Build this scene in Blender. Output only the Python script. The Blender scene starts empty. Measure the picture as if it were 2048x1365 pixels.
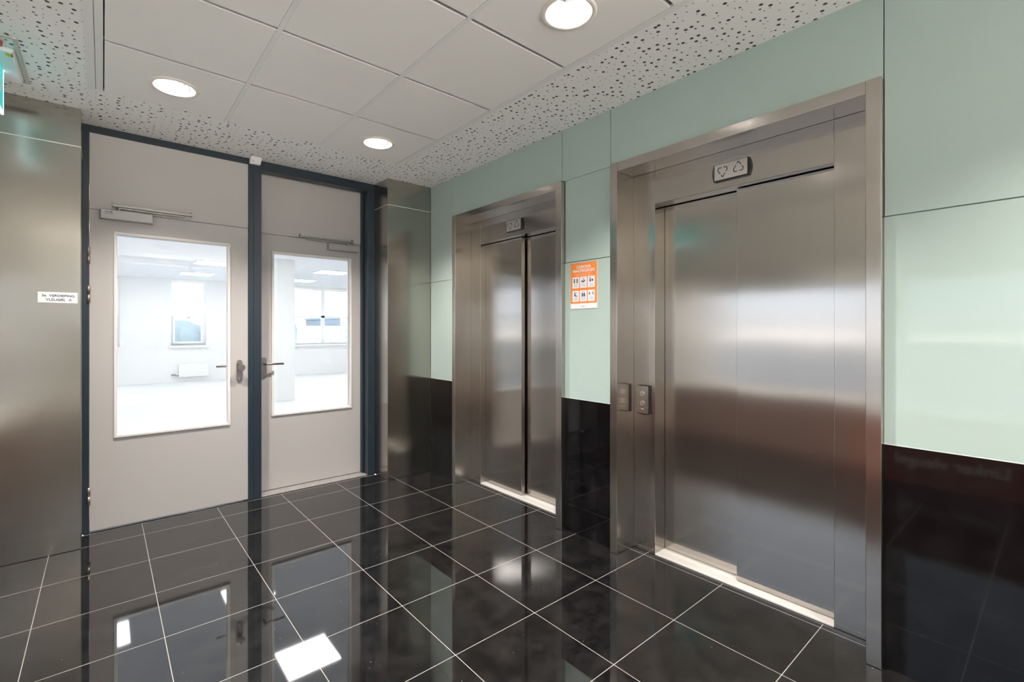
import bpy, bmesh, math, random
from mathutils import Vector, Matrix
random.seed(7)
SC = bpy.context.scene
COL = SC.collection
R = math.radians

# ------------------------------------------------------------------ camera
FPX = 946.3
cam_d = bpy.data.cameras.new('camera')
cam = bpy.data.objects.new('camera', cam_d)
COL.objects.link(cam)
cam.location = (0, 0, 1.325)
cam.rotation_euler = (R(90), 0, R(-40.0))
cam_d.sensor_fit = 'HORIZONTAL'
cam_d.sensor_width = 36
cam_d.lens = FPX / 2048 * 36
cam_d.shift_x = (1024 - 1000.8) / 2048
cam_d.shift_y = -(682.5 - 661.0) / 2048
cam_d.clip_start = 0.05
cam_d.clip_end = 500
SC.camera = cam

# ------------------------------------------------------------------ world, view
SKY_W = 1.12
W = bpy.data.worlds.new('overcast_sky')
SC.world = W
W.use_nodes = True
nt = W.node_tree
bg = nt.nodes['Background']
tc = nt.nodes.new('ShaderNodeTexCoord')
sep = nt.nodes.new('ShaderNodeSeparateXYZ')
rmp = nt.nodes.new('ShaderNodeValToRGB')
nt.links.new(tc.outputs['Generated'], sep.inputs[0])
nt.links.new(sep.outputs['Z'], rmp.inputs[0])
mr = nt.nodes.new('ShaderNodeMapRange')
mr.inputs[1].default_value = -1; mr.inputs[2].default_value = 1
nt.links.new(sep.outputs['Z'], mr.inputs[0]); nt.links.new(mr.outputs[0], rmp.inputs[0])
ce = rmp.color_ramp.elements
ce[0].position = 0.44; ce[0].color = (11.0, 10.2, 9.2, 1)      # added uplight for the hall ceiling, glowing below the horizon
ce[1].position = 0.50; ce[1].color = (0.62, 0.66, 0.72, 1)     # hazy horizon
e2 = ce.new(0.52); e2.color = (0.76, 0.85, 0.98, 1)             # overcast sky
e3 = ce.new(0.85); e3.color = (0.70, 0.82, 1.0, 1)
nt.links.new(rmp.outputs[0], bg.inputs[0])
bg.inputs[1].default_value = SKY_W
SC.view_settings.view_transform = 'Standard'
SC.view_settings.look = 'None'
SC.view_settings.gamma = 1
SC.view_settings.use_curve_mapping = False
SC.view_settings.exposure = 1.3
try:
    SC.cycles.use_denoising = True
    SC.cycles.max_bounces = 12
    SC.cycles.diffuse_bounces = 6
    SC.cycles.glossy_bounces = 6
    SC.cycles.sample_clamp_indirect = 8
except Exception:
    pass
DOWNLIGHT_W = 24.0
PANEL_E = 6.0

# ------------------------------------------------------------------ main sizes
H = 2.665            # ceiling height
XW = 2.355           # face of the green wall
YP = 3.825           # front of the steel piers
XL = -0.65           # opposite wall
YB = -2.6            # wall behind the camera
YD = 4.08            # front of the door frame
YF = 14.6            # far wall of the office wing
HW = 2.65            # ceiling of the office wing

# ------------------------------------------------------------------ mesh helpers
def bx(bm, x0, x1, y0, y1, z0, z1, mi=0):
    if x0 > x1: x0, x1 = x1, x0
    if y0 > y1: y0, y1 = y1, y0
    if z0 > z1: z0, z1 = z1, z0
    v = [bm.verts.new(p) for p in ((x0,y0,z0),(x1,y0,z0),(x1,y1,z0),(x0,y1,z0),(x0,y0,z1),(x1,y0,z1),(x1,y1,z1),(x0,y1,z1))]
    for f in ((3,2,1,0),(4,5,6,7),(0,1,5,4),(1,2,6,5),(2,3,7,6),(3,0,4,7)):
        bm.faces.new([v[i] for i in f]).material_index = mi
    return v

def quad(bm, pts, mi=0):
    f = bm.faces.new([bm.verts.new(p) for p in pts]); f.material_index = mi
    return f

def prism(bm, pts, axis, a0, a1, mi=0):
    """polygon pts (2-D) extruded along axis from a0 to a1"""
    def P(p, a):
        if axis == 'x': return (a, p[0], p[1])
        if axis == 'y': return (p[0], a, p[1])
        return (p[0], p[1], a)
    n = len(pts)
    A = [bm.verts.new(P(p, a0)) for p in pts]; B = [bm.verts.new(P(p, a1)) for p in pts]
    fs = [bm.faces.new(A), bm.faces.new(B[::-1])]
    for i in range(n):
        fs.append(bm.faces.new([A[i], B[i], B[(i+1) % n], A[(i+1) % n]]))
    for f in fs: f.material_index = mi

def circ(cx, cy, rx, ry=None, n=24, a0=0, a1=2*math.pi):
    ry = rx if ry is None else ry
    full = abs(a1 - a0 - 2*math.pi) < 1e-6
    m = n if full else n - 1
    return [(cx + rx*math.cos(a0 + (a1-a0)*i/m), cy + ry*math.sin(a0 + (a1-a0)*i/m)) for i in range(n)]

def tube(bm, pts, r, n=10, mi=0):
    pts = [Vector(p) for p in pts]
    rings = []
    for i, p in enumerate(pts):
        d = (pts[min(i+1, len(pts)-1)] - pts[max(i-1, 0)]).normalized()
        up = Vector((0,0,1)) if abs(d.z) < .9 else Vector((1,0,0))
        a = d.cross(up).normalized(); b = a.cross(d)
        rings.append([bm.verts.new(p + a*r*math.cos(2*math.pi*k/n) + b*r*math.sin(2*math.pi*k/n)) for k in range(n)])
    fs = []
    for i in range(len(rings)-1):
        for k in range(n):
            f = bm.faces.new([rings[i][k], rings[i][(k+1)%n], rings[i+1][(k+1)%n], rings[i+1][k]]); f.smooth = True; fs.append(f)
    fs.append(bm.faces.new(rings[0][::-1])); fs.append(bm.faces.new(rings[-1]))
    for f in fs: f.material_index = mi

def lathe(bm, prof, cx, cy, n=40, mi=0, smooth=True):
    """profile [(r,z)] about a vertical axis"""
    rings = [[bm.verts.new((cx + r*math.cos(2*math.pi*k/n), cy + r*math.sin(2*math.pi*k/n), z)) for k in range(n)] for r, z in prof]
    for i in range(len(rings)-1):
        for k in range(n):
            f = bm.faces.new([rings[i][k], rings[i][(k+1)%n], rings[i+1][(k+1)%n], rings[i+1][k]])
            f.smooth = smooth; f.material_index = mi

def obj(name, bm, mats, parent=None, bevel=0, seg=2, label=None, loc=None, fix=True):
    if fix: bmesh.ops.recalc_face_normals(bm, faces=bm.faces[:])
    me = bpy.data.meshes.new(name)
    bm.to_mesh(me); bm.free()
    if not isinstance(mats, (list, tuple)): mats = [mats]
    for m in mats: me.materials.append(m)
    o = bpy.data.objects.new(name, me); COL.objects.link(o)
    if parent is not None:
        o.parent = parent
        o.matrix_parent_inverse = Matrix.Translation(-Vector(parent['_abs'])) if '_abs' in parent else Matrix.Identity(4)
        o['_abs'] = (0, 0, 0)
    else:
        o['_abs'] = (0, 0, 0)
    if bevel:
        b = o.modifiers.new('bevel', 'BEVEL'); b.width = bevel; b.segments = seg; b.limit_method = 'ANGLE'; b.angle_limit = R(40)
    if label: o['label'] = label
    return o

def thing(name, label, cat, loc=(0,0,0), group=None):
    o = bpy.data.objects.new(name, None); COL.objects.link(o)
    o.location = loc; o['_abs'] = tuple(loc); o.empty_display_size = .1
    o['label'] = label; o['category'] = cat
    if group: o['group'] = group
    return o

def tag(o, label, cat, group=None, kind=None):
    o['label'] = label; o['category'] = cat
    if group: o['group'] = group
    if kind: o['kind'] = kind
    return o

def struct_empty(name, loc=(0,0,0), label=None):
    o = bpy.data.objects.new(name, None); COL.objects.link(o)
    o.location = loc; o['_abs'] = tuple(loc); o['kind'] = 'structure'
    if label: o['label'] = label
    return o

def struct(name, bm, m, label=None, bevel=0):
    o = obj(name, bm, m, bevel=bevel); o['kind'] = 'structure'
    if label: o['label'] = label
    return o

def cells(x0, x1, z0, z1, holes):
    """rectangles covering [x0,x1]x[z0,z1] minus holes"""
    xs = sorted(set([x0, x1] + [h[i] for h in holes for i in (0, 1) if x0 < h[i] < x1]))
    out = []
    for a, b in zip(xs, xs[1:]):
        m = (a+b)/2
        zz = z0
        for h in sorted([h for h in holes if h[0] < m < h[1]], key=lambda h: h[2]):
            if h[2] > zz: out.append((a, b, zz, h[2]))
            zz = max(zz, h[3])
        if zz < z1: out.append((a, b, zz, z1))
    return out

def text_mesh(name, txt, size, mat, parent, origin, right, up, align='LEFT', bold=0.0, extrude=0.0004, sx=1.0, label=None):
    cu = bpy.data.curves.new(name, 'FONT')
    cu.body = txt; cu.size = size; cu.align_x = align; cu.extrude = extrude; cu.offset = bold
    cu.resolution_u = 4
    tmp = bpy.data.objects.new(name + '_tmp', cu); COL.objects.link(tmp)
    dg = bpy.context.evaluated_depsgraph_get(); dg.update()
    me = bpy.data.meshes.new_from_object(tmp.evaluated_get(dg))
    bpy.data.objects.remove(tmp); bpy.data.curves.remove(cu)
    right = Vector(right); up = Vector(up); n = right.cross(up)
    M = Matrix.Identity(4)
    for i in range(3):
        M[i][0] = right[i]*sx; M[i][1] = up[i]; M[i][2] = n[i]; M[i][3] = origin[i]
    me.transform(M)
    me.materials.clear(); me.materials.append(mat)
    me.name = name
    o = bpy.data.objects.new(name, me); COL.objects.link(o)
    if parent is not None:
        o.parent = parent
        o.matrix_parent_inverse = Matrix.Translation(-Vector(parent['_abs']))
    if label: o['label'] = label
    return o

# ------------------------------------------------------------------ materials
def newmat(name):
    m = bpy.data.materials.new(name); m.use_nodes = True
    return m, m.node_tree.nodes, m.node_tree.links, m.node_tree.nodes['Principled BSDF']

def flat(name, col, rough=.5, metal=0, spec=.5, coat=0, emit=None, es=0):
    m, N, L, p = newmat(name)
    p.inputs['Base Color'].default_value = (*col, 1)
    p.inputs['Roughness'].default_value = rough
    p.inputs['Metallic'].default_value = metal
    p.inputs['Specular IOR Level'].default_value = spec
    p.inputs['Coat Weight'].default_value = coat
    if emit:
        p.inputs['Emission Color'].default_value = (*emit, 1); p.inputs['Emission Strength'].default_value = es
    return m

def noisy(name, col, rough, amt=.06, scale=6, bump=0, bscale=200, spec=.5, coat=0):
    m, N, L, p = newmat(name)
    t = N.new('ShaderNodeTexCoord'); n = N.new('ShaderNodeTexNoise'); n.inputs['Scale'].default_value = scale; n.inputs['Detail'].default_value = 4
    L.new(t.outputs['Object'], n.inputs['Vector'])
    r = N.new('ShaderNodeMix'); r.data_type = 'RGBA'
    r.inputs[6].default_value = (*[c*(1-amt) for c in col], 1); r.inputs[7].default_value = (*[min(1, c*(1+amt)) for c in col], 1)
    L.new(n.outputs[0], r.inputs[0]); L.new(r.outputs[2], p.inputs['Base Color'])
    p.inputs['Roughness'].default_value = rough; p.inputs['Specular IOR Level'].default_value = spec
    p.inputs['Coat Weight'].default_value = coat
    if bump:
        n2 = N.new('ShaderNodeTexNoise'); n2.inputs['Scale'].default_value = bscale; L.new(t.outputs['Object'], n2.inputs['Vector'])
        b = N.new('ShaderNodeBump'); b.inputs['Strength'].default_value = bump; b.inputs['Distance'].default_value = .002
        L.new(n2.outputs[0], b.inputs['Height']); L.new(b.outputs[0], p.inputs['Normal'])
    return m

def steel(name, col=(.45,.42,.388), rough=.155, aniso=.84, wave=.02):
    m, N, L, p = newmat(name)
    p.inputs['Metallic'].default_value = 1
    t = N.new('ShaderNodeTexCoord')
    mp = N.new('ShaderNodeMapping'); mp.inputs['Scale'].default_value = (220, 220, 1.2)   # fine vertical grain
    n = N.new('ShaderNodeTexNoise'); n.inputs['Scale'].default_value = 1; n.inputs['Detail'].default_value = 3
    L.new(t.outputs['Object'], mp.inputs[0]); L.new(mp.outputs[0], n.inputs['Vector'])
    r = N.new('ShaderNodeMix'); r.data_type = 'RGBA'
    r.inputs[6].default_value = (*[c*.975 for c in col], 1); r.inputs[7].default_value = (*[c*1.025 for c in col], 1)
    L.new(n.outputs[0], r.inputs[0]); L.new(r.outputs[2], p.inputs['Base Color'])
    mr = N.new('ShaderNodeMapRange'); mr.inputs[3].default_value = rough*.96; mr.inputs[4].default_value = rough*1.04
    L.new(n.outputs[0], mr.inputs[0]); L.new(mr.outputs[0], p.inputs['Roughness'])
    p.inputs['Anisotropic'].default_value = aniso
    g = N.new('ShaderNodeNewGeometry'); vm = N.new('ShaderNodeVectorMath'); vm.operation = 'CROSS_PRODUCT'
    vm.inputs[1].default_value = (.013, .021, 1)
    L.new(g.outputs['Normal'], vm.inputs[0]); L.new(vm.outputs[0], p.inputs['Tangent'])
    # long soft dents of the sheet
    mp2 = N.new('ShaderNodeMapping'); mp2.inputs['Scale'].default_value = (1.6, 1.6, 1.1)
    n2 = N.new('ShaderNodeTexNoise'); n2.inputs['Scale'].default_value = 1.3; n2.inputs['Detail'].default_value = 1
    L.new(t.outputs['Object'], mp2.inputs[0]); L.new(mp2.outputs[0], n2.inputs['Vector'])
    b = N.new('ShaderNodeBump'); b.inputs['Strength'].default_value = wave; b.inputs['Distance'].default_value = .1
    L.new(n2.outputs[0], b.inputs['Height']); L.new(b.outputs[0], p.inputs['Normal'])
    return m

def granite(name, grid=None):
    m, N, L, p = newmat(name)
    t = N.new('ShaderNodeTexCoord')
    n = N.new('ShaderNodeTexNoise'); n.inputs['Scale'].default_value = 9; n.inputs['Detail'].default_value = 8; n.inputs['Roughness'].default_value = .7
    L.new(t.outputs['Object'], n.inputs['Vector'])
    cr = N.new('ShaderNodeValToRGB'); L.new(n.outputs[0], cr.inputs[0])
    e = cr.color_ramp.elements; e[0].position = .42; c0, c1 = ((.005,.0047,.005,1), (.017,.0155,.0155,1)) if grid else ((.0025,.0024,.003,1), (.0075,.007,.0078,1))
    e[0].color = c0; e[1].position = .72; e[1].color = c1
    v = N.new('ShaderNodeTexVoronoi'); v.inputs['Scale'].default_value = 55; L.new(t.outputs['Object'], v.inputs['Vector'])
    sc = N.new('ShaderNodeSeparateColor'); L.new(v.outputs['Color'], sc.inputs[0])
    gt = N.new('ShaderNodeMath'); gt.operation = 'GREATER_THAN'; gt.inputs[1].default_value = .965; L.new(sc.outputs[0], gt.inputs[0])
    lt = N.new('ShaderNodeMath'); lt.operation = 'LESS_THAN'; lt.inputs[1].default_value = .12; L.new(v.outputs['Distance'], lt.inputs[0])
    mu = N.new('ShaderNodeMath'); mu.operation = 'MULTIPLY'; L.new(gt.outputs[0], mu.inputs[0]); L.new(lt.outputs[0], mu.inputs[1])
    mx = N.new('ShaderNodeMix'); mx.data_type = 'RGBA'; mx.inputs[7].default_value = (.12,.125,.135,1)
    L.new(mu.outputs[0], mx.inputs[0]); L.new(cr.outputs[0], mx.inputs[6])
    col = mx.outputs[2]
    p.inputs['Specular IOR Level'].default_value = .5
    if grid:
        (gx, gy, s, w) = grid
        sp = N.new('ShaderNodeSeparateXYZ'); L.new(t.outputs['Object'], sp.inputs[0])
        ms = []
        for k, o in ((0, gx), (1, gy)):
            a = N.new('ShaderNodeMath'); a.operation = 'SUBTRACT'; a.inputs[1].default_value = o; L.new(sp.outputs[k], a.inputs[0])
            b = N.new('ShaderNodeMath'); b.operation = 'PINGPONG'; b.inputs[1].default_value = s/2; L.new(a.outputs[0], b.inputs[0])
            c = N.new('ShaderNodeMath'); c.operation = 'LESS_THAN'; c.inputs[1].default_value = w/2; L.new(b.outputs[0], c.inputs[0])
            ms.append(c)
        mm = N.new('ShaderNodeMath'); mm.operation = 'MAXIMUM'; L.new(ms[0].outputs[0], mm.inputs[0]); L.new(ms[1].outputs[0], mm.inputs[1])
        m2 = N.new('ShaderNodeMix'); m2.data_type = 'RGBA'; m2.inputs[7].default_value = (.30,.285,.26,1)
        L.new(mm.outputs[0], m2.inputs[0]); L.new(col, m2.inputs[6]); col = m2.outputs[2]
        rr = N.new('ShaderNodeMapRange'); rr.inputs[3].default_value = .035; rr.inputs[4].default_value = .6
        L.new(mm.outputs[0], rr.inputs[0]); L.new(rr.outputs[0], p.inputs['Roughness'])
        p.inputs['IOR'].default_value = 1.85; p.inputs['Specular IOR Level'].default_value = .5
    else:
        p.inputs['Roughness'].default_value = .05
    L.new(col, p.inputs['Base Color'])
    return m

def perforated(name):
    m, N, L, p = newmat(name)
    t = N.new('ShaderNodeTexCoord')
    v = N.new('ShaderNodeTexVoronoi'); v.voronoi_dimensions = '2D'; v.inputs['Scale'].default_value = 25; v.inputs['Randomness'].default_value = .8
    L.new(t.outputs['Object'], v.inputs['Vector'])
    sc = N.new('ShaderNodeSeparateColor'); L.new(v.outputs['Color'], sc.inputs[0])
    cr = N.new('ShaderNodeValToRGB'); cr.color_ramp.interpolation = 'CONSTANT'; L.new(sc.outputs[0], cr.inputs[0])
    e = cr.color_ramp.elements; k = 25*.001
    e[0].position = 0; e[0].color = (2.8*k,)*3 + (1,)
    e[1].position = .42; e[1].color = (5.0*k,)*3 + (1,)
    a = e.new(.74); a.color = (8.0*k,)*3 + (1,)
    lt = N.new('ShaderNodeMath'); lt.operation = 'LESS_THAN'; L.new(v.outputs['Distance'], lt.inputs[0]); L.new(cr.outputs[0], lt.inputs[1])
    mx = N.new('ShaderNodeMix'); mx.data_type = 'RGBA'; mx.inputs[6].default_value = (.86,.85,.83,1); mx.inputs[7].default_value = (.07,.07,.068,1)
    L.new(lt.outputs[0], mx.inputs[0]); L.new(mx.outputs[2], p.inputs['Base Color'])
    p.inputs['Roughness'].default_value = .8
    b = N.new('ShaderNodeBump'); b.invert = True; b.inputs['Strength'].default_value = .6; b.inputs['Distance'].default_value = .003
    L.new(lt.outputs[0], b.inputs['Height']); L.new(b.outputs[0], p.inputs['Normal'])
    return m

def clearglass(name, tint=(.985,.985,.98)):
    m, N, L, p = newmat(name)
    N.remove(p)
    out = [n for n in N if n.type == 'OUTPUT_MATERIAL'][0]
    tr = N.new('ShaderNodeBsdfTransparent'); tr.inputs[0].default_value = (*tint, 1)
    gl = N.new('ShaderNodeBsdfGlossy'); gl.inputs['Roughness'].default_value = 0.0
    fr = N.new('ShaderNodeFresnel')
    ge = N.new('ShaderNodeNewGeometry'); io = N.new('ShaderNodeMapRange'); io.inputs[3].default_value = 1.45; io.inputs[4].default_value = 1/1.45
    L.new(ge.outputs['Backfacing'], io.inputs[0]); L.new(io.outputs[0], fr.inputs[0])   # same facing reflectance on both sides of the sheet
    mx = N.new('ShaderNodeMixShader')
    L.new(fr.outputs[0], mx.inputs[0]); L.new(tr.outputs[0], mx.inputs[1]); L.new(gl.outputs[0], mx.inputs[2]); L.new(mx.outputs[0], out.inputs[0])
    return m

M = {}
M['steel'] = steel('brushed_steel')
M['steel_frame'] = steel('brushed_steel_frame', (.49,.455,.42), .19, .82, .008)
M['steel_pier'] = steel('brushed_steel_cladding', (.46,.435,.395), .18, .8, .012)
M['plate'] = flat('satin_plate', (.60,.57,.53), .38, .7)
M['joint'] = flat('steel_joint_highlight', (.85,.80,.74), .35, .4)  # pale colour paints the highlight along the cladding joint
M['alu'] = flat('aluminium_sill', (.70,.675,.65), .42, .25)
M['alu_dark'] = flat('sill_groove', (.42,.40,.38), .5, .3)
M['floor'] = granite('polished_granite_tiles', (1.9965, 3.389, .4485, .0027))
M['granite'] = granite('polished_black_granite')
M['thresh'] = noisy('grey_stone', (.30,.28,.27), .25, .35, 60)
M['perf'] = perforated('perforated_plasterboard')
M['tile'] = noisy('ceiling_tile_board', (.84,.82,.79), .85, .02, 3, .15, 300)
M['grid'] = flat('grid_white', (.78,.78,.76), .45)
M['gridshadow'] = flat('grid_recess_shade', (.12,.118,.112), .6)  # shade of the tile grooves put into the dark tee colour
M['void'] = flat('void_grey', (.12,.12,.12), .9)
M['mint'] = flat('mint_back_painted_glass', (.435,.54,.497), .04, 0, .5)
M['mint_edge'] = flat('glass_joint_green', (.16,.27,.225), .3)
M['glass_lip'] = flat('glass_edge_lip', (.80,.86,.82), .3)
M['plaster'] = noisy('white_plaster', (.80,.79,.77), .8, .02, 2)
M['wing_wall'] = noisy('office_white_paint', (.86,.86,.85), .8, .01, 2)
M['wing_floor'] = noisy('light_grey_floor', (.74,.76,.78), .45, .05, 1.2)
M['door'] = noisy('door_paint', (.455,.435,.42), .42, .015, 2)
M['bead'] = flat('bead_paint', (.74,.72,.70), .35)
M['frame'] = noisy('dark_blue_paint', (.015,.026,.038), .32, .1, 8)
M['gap'] = flat('shadow_gap', (.01,.01,.01), .8)
M['glass'] = clearglass('clear_glass')
M['closer'] = flat('silver_closer', (.36,.355,.345), .38, .35)
M['rail'] = flat('rail_metal', (.30,.29,.27), .32, .9)
M['handle'] = flat('satin_handle', (.36,.32,.29), .30, 1)
M['chrome'] = flat('chrome', (.85,.84,.82), .15, 1)
M['hinge'] = flat('hinge_metal', (.42,.36,.31), .32, .9)
M['white'] = flat('white_plastic', (.82,.82,.81), .4)
M['black'] = flat('black_plastic', (.012,.012,.012), .4)
M['ink'] = flat('dark_ink', (.035,.035,.05), .6)
M['orange'] = flat('poster_orange', (.93,.27,.045), .5)
M['paper'] = flat('poster_white', (.85,.85,.85), .5)
M['peach'] = flat('poster_light_orange', (.95,.60,.38), .5)
M['navy'] = flat('poster_navy', (.06,.09,.22), .5)
M['signwhite'] = flat('sign_white', (.80,.79,.80), .4)
M['red'] = noisy('red_brown_panel', (.30,.105,.08), .5, .1, 3)
M['redtext'] = flat('grey_lettering', (.8,.76,.70), .5)
M['teal'] = flat('sign_teal', (.0,.30,.26), .4, emit=(.05,.62,.60), es=.30)
M['tealedge'] = flat('sign_lit_edge', (.8,.95,1), .4, emit=(.62,.93,1.0), es=1.6)
M['yellow'] = flat('yellow_sticker', (.75,.62,.03), .5)
M['redsticker'] = flat('red_ring', (.6,.06,.05), .5)
M['beige'] = flat('housing_beige', (.50,.47,.40), .5)
M['lampring'] = flat('lamp_rim', (.82,.76,.68), .4)
M['reflector'] = flat('reflector_metal', (.86,.87,.90), .12, 1)
M['bulb'] = flat('lamp_glow', (1,1,1), .5, emit=(1,.93,.84), es=9.0)
M['panel'] = flat('light_panel_glow', (1,1,1), .5, emit=(1,1,1), es=PANEL_E)
M['winframe'] = flat('window_frame_white', (.90,.91,.92), .4)
M['radiator'] = flat('radiator_white', (.88,.88,.88), .4)
M['foliage'] = noisy('hazed_foliage', (.33,.40,.42), .9, .25, .25)  # distance haze is mixed into this pale blue-grey base colour
M['facade_a'] = flat('pale_facade', (.45,.50,.54), .7)
M['facade_b'] = flat('grey_facade', (.40,.46,.50), .7)
M['blueglass'] = flat('facade_glass', (.22,.38,.48), .25)
M['ground'] = noisy('ground_green', (.35,.42,.36), .9, .2, .05)
M['brushsheen'] = M['steel']

# ------------------------------------------------------------------ floor
bm = bmesh.new(); bx(bm, XL-.3, 2.75, YB-.3, 4.06, -.12, 0)
floor = struct('floor', bm, M['floor'], 'polished black granite tile floor with thin pale grout lines')
# a narrow strip of the same floor under the door frame, behind the pale joint
bm = bmesh.new(); bx(bm, -.10, 1.915, 4.063, 4.30, -.12, -.0005)
o = obj('floor_strip', bm, M['granite'], floor)
bm = bmesh.new(); bx(bm, -.10, 1.915, 4.0605, 4.0625, -.1, .0005)
obj('grout_joint', bm, flat('grout', (.55,.53,.5), .7), floor)

# ------------------------------------------------------------------ ceiling
T = .603
TX = [0.0, .602, 1.203, 1.803]
TY = [3.452 - T*k for k in range(0, 11)]
downs = [(.301, 3.152), (1.503, 3.152), (1.503, 3.152-3*T), (.301, 3.152-3*T), (1.503, 3.152-6*T), (.301, 3.152-6*T)]
HOLE = .098
ceil = struct_empty('ceiling', (0, 0, 0), 'white suspended tile ceiling with a perforated plasterboard border')
bm = bmesh.new(); bx(bm, XL-.3, 2.8, YB-.3, 4.32, H+.16, H+.28)
obj('backing', bm, M['void'], ceil)
bm = bmesh.new()
yend = TY[-1]
for i in range(3):
    for j in range(10):
        x0, x1 = TX[i]+(.012 if i else .004), TX[i+1]-(.012 if i < 2 else .004)
        y1, y0 = TY[j]-(.010 if j else .0), TY[j+1]+.010
        c = [d for d in downs if x0 < d[0] < x1 and y0 < d[1] < y1]
        if not c:
            bx(bm, x0, x1, y0, y1, H-.001, H+.026)
        else:
            cx, cy = c[0]; n = 48
            ins, outs, inu = [], [], []
            hx0, hx1, hy0, hy1 = x0-cx, x1-cx, y0-cy, y1-cy
            for k in range(n):
                a = 2*math.pi*(k+.5)/n; ca, sa = math.cos(a), math.sin(a)
                s = min([(hx1/ca if ca > 0 else hx0/ca) if abs(ca) > 1e-9 else 9, (hy1/sa if sa > 0 else hy0/sa) if abs(sa) > 1e-9 else 9])
                ins.append(bm.verts.new((cx+HOLE*ca, cy+HOLE*sa, H-.001)))
                inu.append(bm.verts.new((cx+HOLE*ca, cy+HOLE*sa, H+.018)))
                outs.append(bm.verts.new((cx+s*ca, cy+s*sa, H-.001)))
            for k in range(n):
                bm.faces.new([ins[k], ins[(k+1)%n], outs[(k+1)%n], outs[k]])
                bm.faces.new([ins[(k+1)%n], ins[k], inu[k], inu[(k+1)%n]])
            for a, b, c2, e in cells(x0, x1, y0, y1, [(x0+.004, x1-.004, y0+.004, y1-.004)]): bx(bm, a, b, c2, e, H-.0009, H+.026)
            # corner triangles
            for qx in (hx0, hx1):
                for qy in (hy0, hy1):
                    a = math.atan2(qy, qx) % (2*math.pi); k = int((a/(2*math.pi))*n - .5) % n
                    bm.faces.new([outs[k], outs[(k+1)%n], bm.verts.new((cx+qx, cy+qy, H-.001))])
obj('ceiling_tiles', bm, M['tile'], ceil)
bm = bmesh.new()
for x in TX[1:3]: bx(bm, x-.011, x+.011, yend, TY[0], H-.002, H+.03)
bx(bm, -.031, -.001, yend, TY[0]+.0, H-.004, H+.03)
obj('main_runners', bm, M['grid'], ceil)
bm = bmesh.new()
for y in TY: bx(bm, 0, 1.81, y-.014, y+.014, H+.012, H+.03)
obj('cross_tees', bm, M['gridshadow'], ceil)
bm = bmesh.new()
bx(bm, -.068, -.033, yend, TY[0]+.004, H-.006, H+.02)
bx(bm, 1.801, 1.832, yend, TY[0]+.004, H-.004, H+.02)
obj('edge_trim', bm, M['grid'], ceil)
bm = bmesh.new()
bx(bm, XL, -.068, YB, 4.10, H, H+.0125)
bx(bm, 1.832, XW+.01, YB, 4.10, H, H+.0125)
bx(bm, -.068, 1.832, TY[0]+.004, 4.10, H, H+.0125)
bx(bm, -.068, 1.832, YB, yend, H, H+.0125)
obj('perforated_border', bm, M['perf'], ceil)

# ------------------------------------------------------------------ right wall
E1 = dict(yo0=2.138, yo1=3.419, yi0=2.191, yi1=3.373, d0=2.343, d1=3.234)
E2 = dict(yo0=.457, yo1=1.746, yi0=.508, yi1=1.695, d0=.659, d1=1.550)
XO, XI = 2.32, 2.49      # face of the outer surround, face of the inner surround
ZO, ZIN, ZH = 2.317, 2.264, 2.070
bm = bmesh.new()
for a, b, c, d in cells(YB-.3, 4.3, -.1, H+.28, [(E1['yo0']-.001, E1['yo1']+.001, -.2, ZO+.001), (E2['yo0']-.001, E2['yo1']+.001, -.2, ZO+.001)]):
    bx(bm, XW+.008, XW+.12, a, b, c, d)
wr = struct('wall_right', bm, M['mint_edge'], 'wall of mint green back-painted glass above black polished granite')
g = .0022
cols = [(YB, .462), (.462, 1.768), (1.768, 2.164), (2.164, 3.463), (3.463, YP+.0)]
ZB, ZJ = .880, 1.772
def panel(y0, y1, z0, z1, mat='mint', name='glass_panel', x=XW):
    b = bmesh.new(); bx(b, x, XW+.009, y0+g, y1-g, z0, z1)
    return obj(name, b, M[mat], wr, bevel=.0008, seg=1)
gy = g + .0005
panel(YB, .457, ZJ+g, H+.01); panel(YB, .457+g-.0005, ZB, ZJ-g)
panel(1.746+.001, 2.138-.001, ZJ+g, ZO); panel(1.768, 2.164, ZO+.002, H+.01); panel(1.746-g+.0005, 2.138+g-.0005, ZB, ZJ-g)
panel(3.463, YP, ZO, H+.01); panel(3.419-g+.0005, YP, ZJ+g, ZO); panel(3.419-g+.0005, YP, ZB, ZJ-g)
panel(.457, 1.768, ZO+.002, H+.01); panel(2.164, 3.463, ZO+.002, H+.01)
for y0, y1 in ((YB, .457+g-.0005), (1.746-g+.0005, 2.138+g-.0005), (3.419-g+.0005, YP)):
    panel(y0, y1, 0, ZB-.003, 'granite', 'granite_panel', XW+.001)
bm = bmesh.new()
for y0, y1 in ((YB, .456), (1.747, 2.137), (3.420, YP)): bx(bm, XW-.0005, XW+.006, y0, y1, ZB-.0035, ZB-.0005)
obj('edge_strip', bm, M['glass_lip'], wr)
# dark shaft behind the lift doors
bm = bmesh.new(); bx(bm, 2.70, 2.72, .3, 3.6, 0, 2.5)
o = struct('wall_shaft', bm, M['black'], 'dark lining of the lift shafts')

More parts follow.
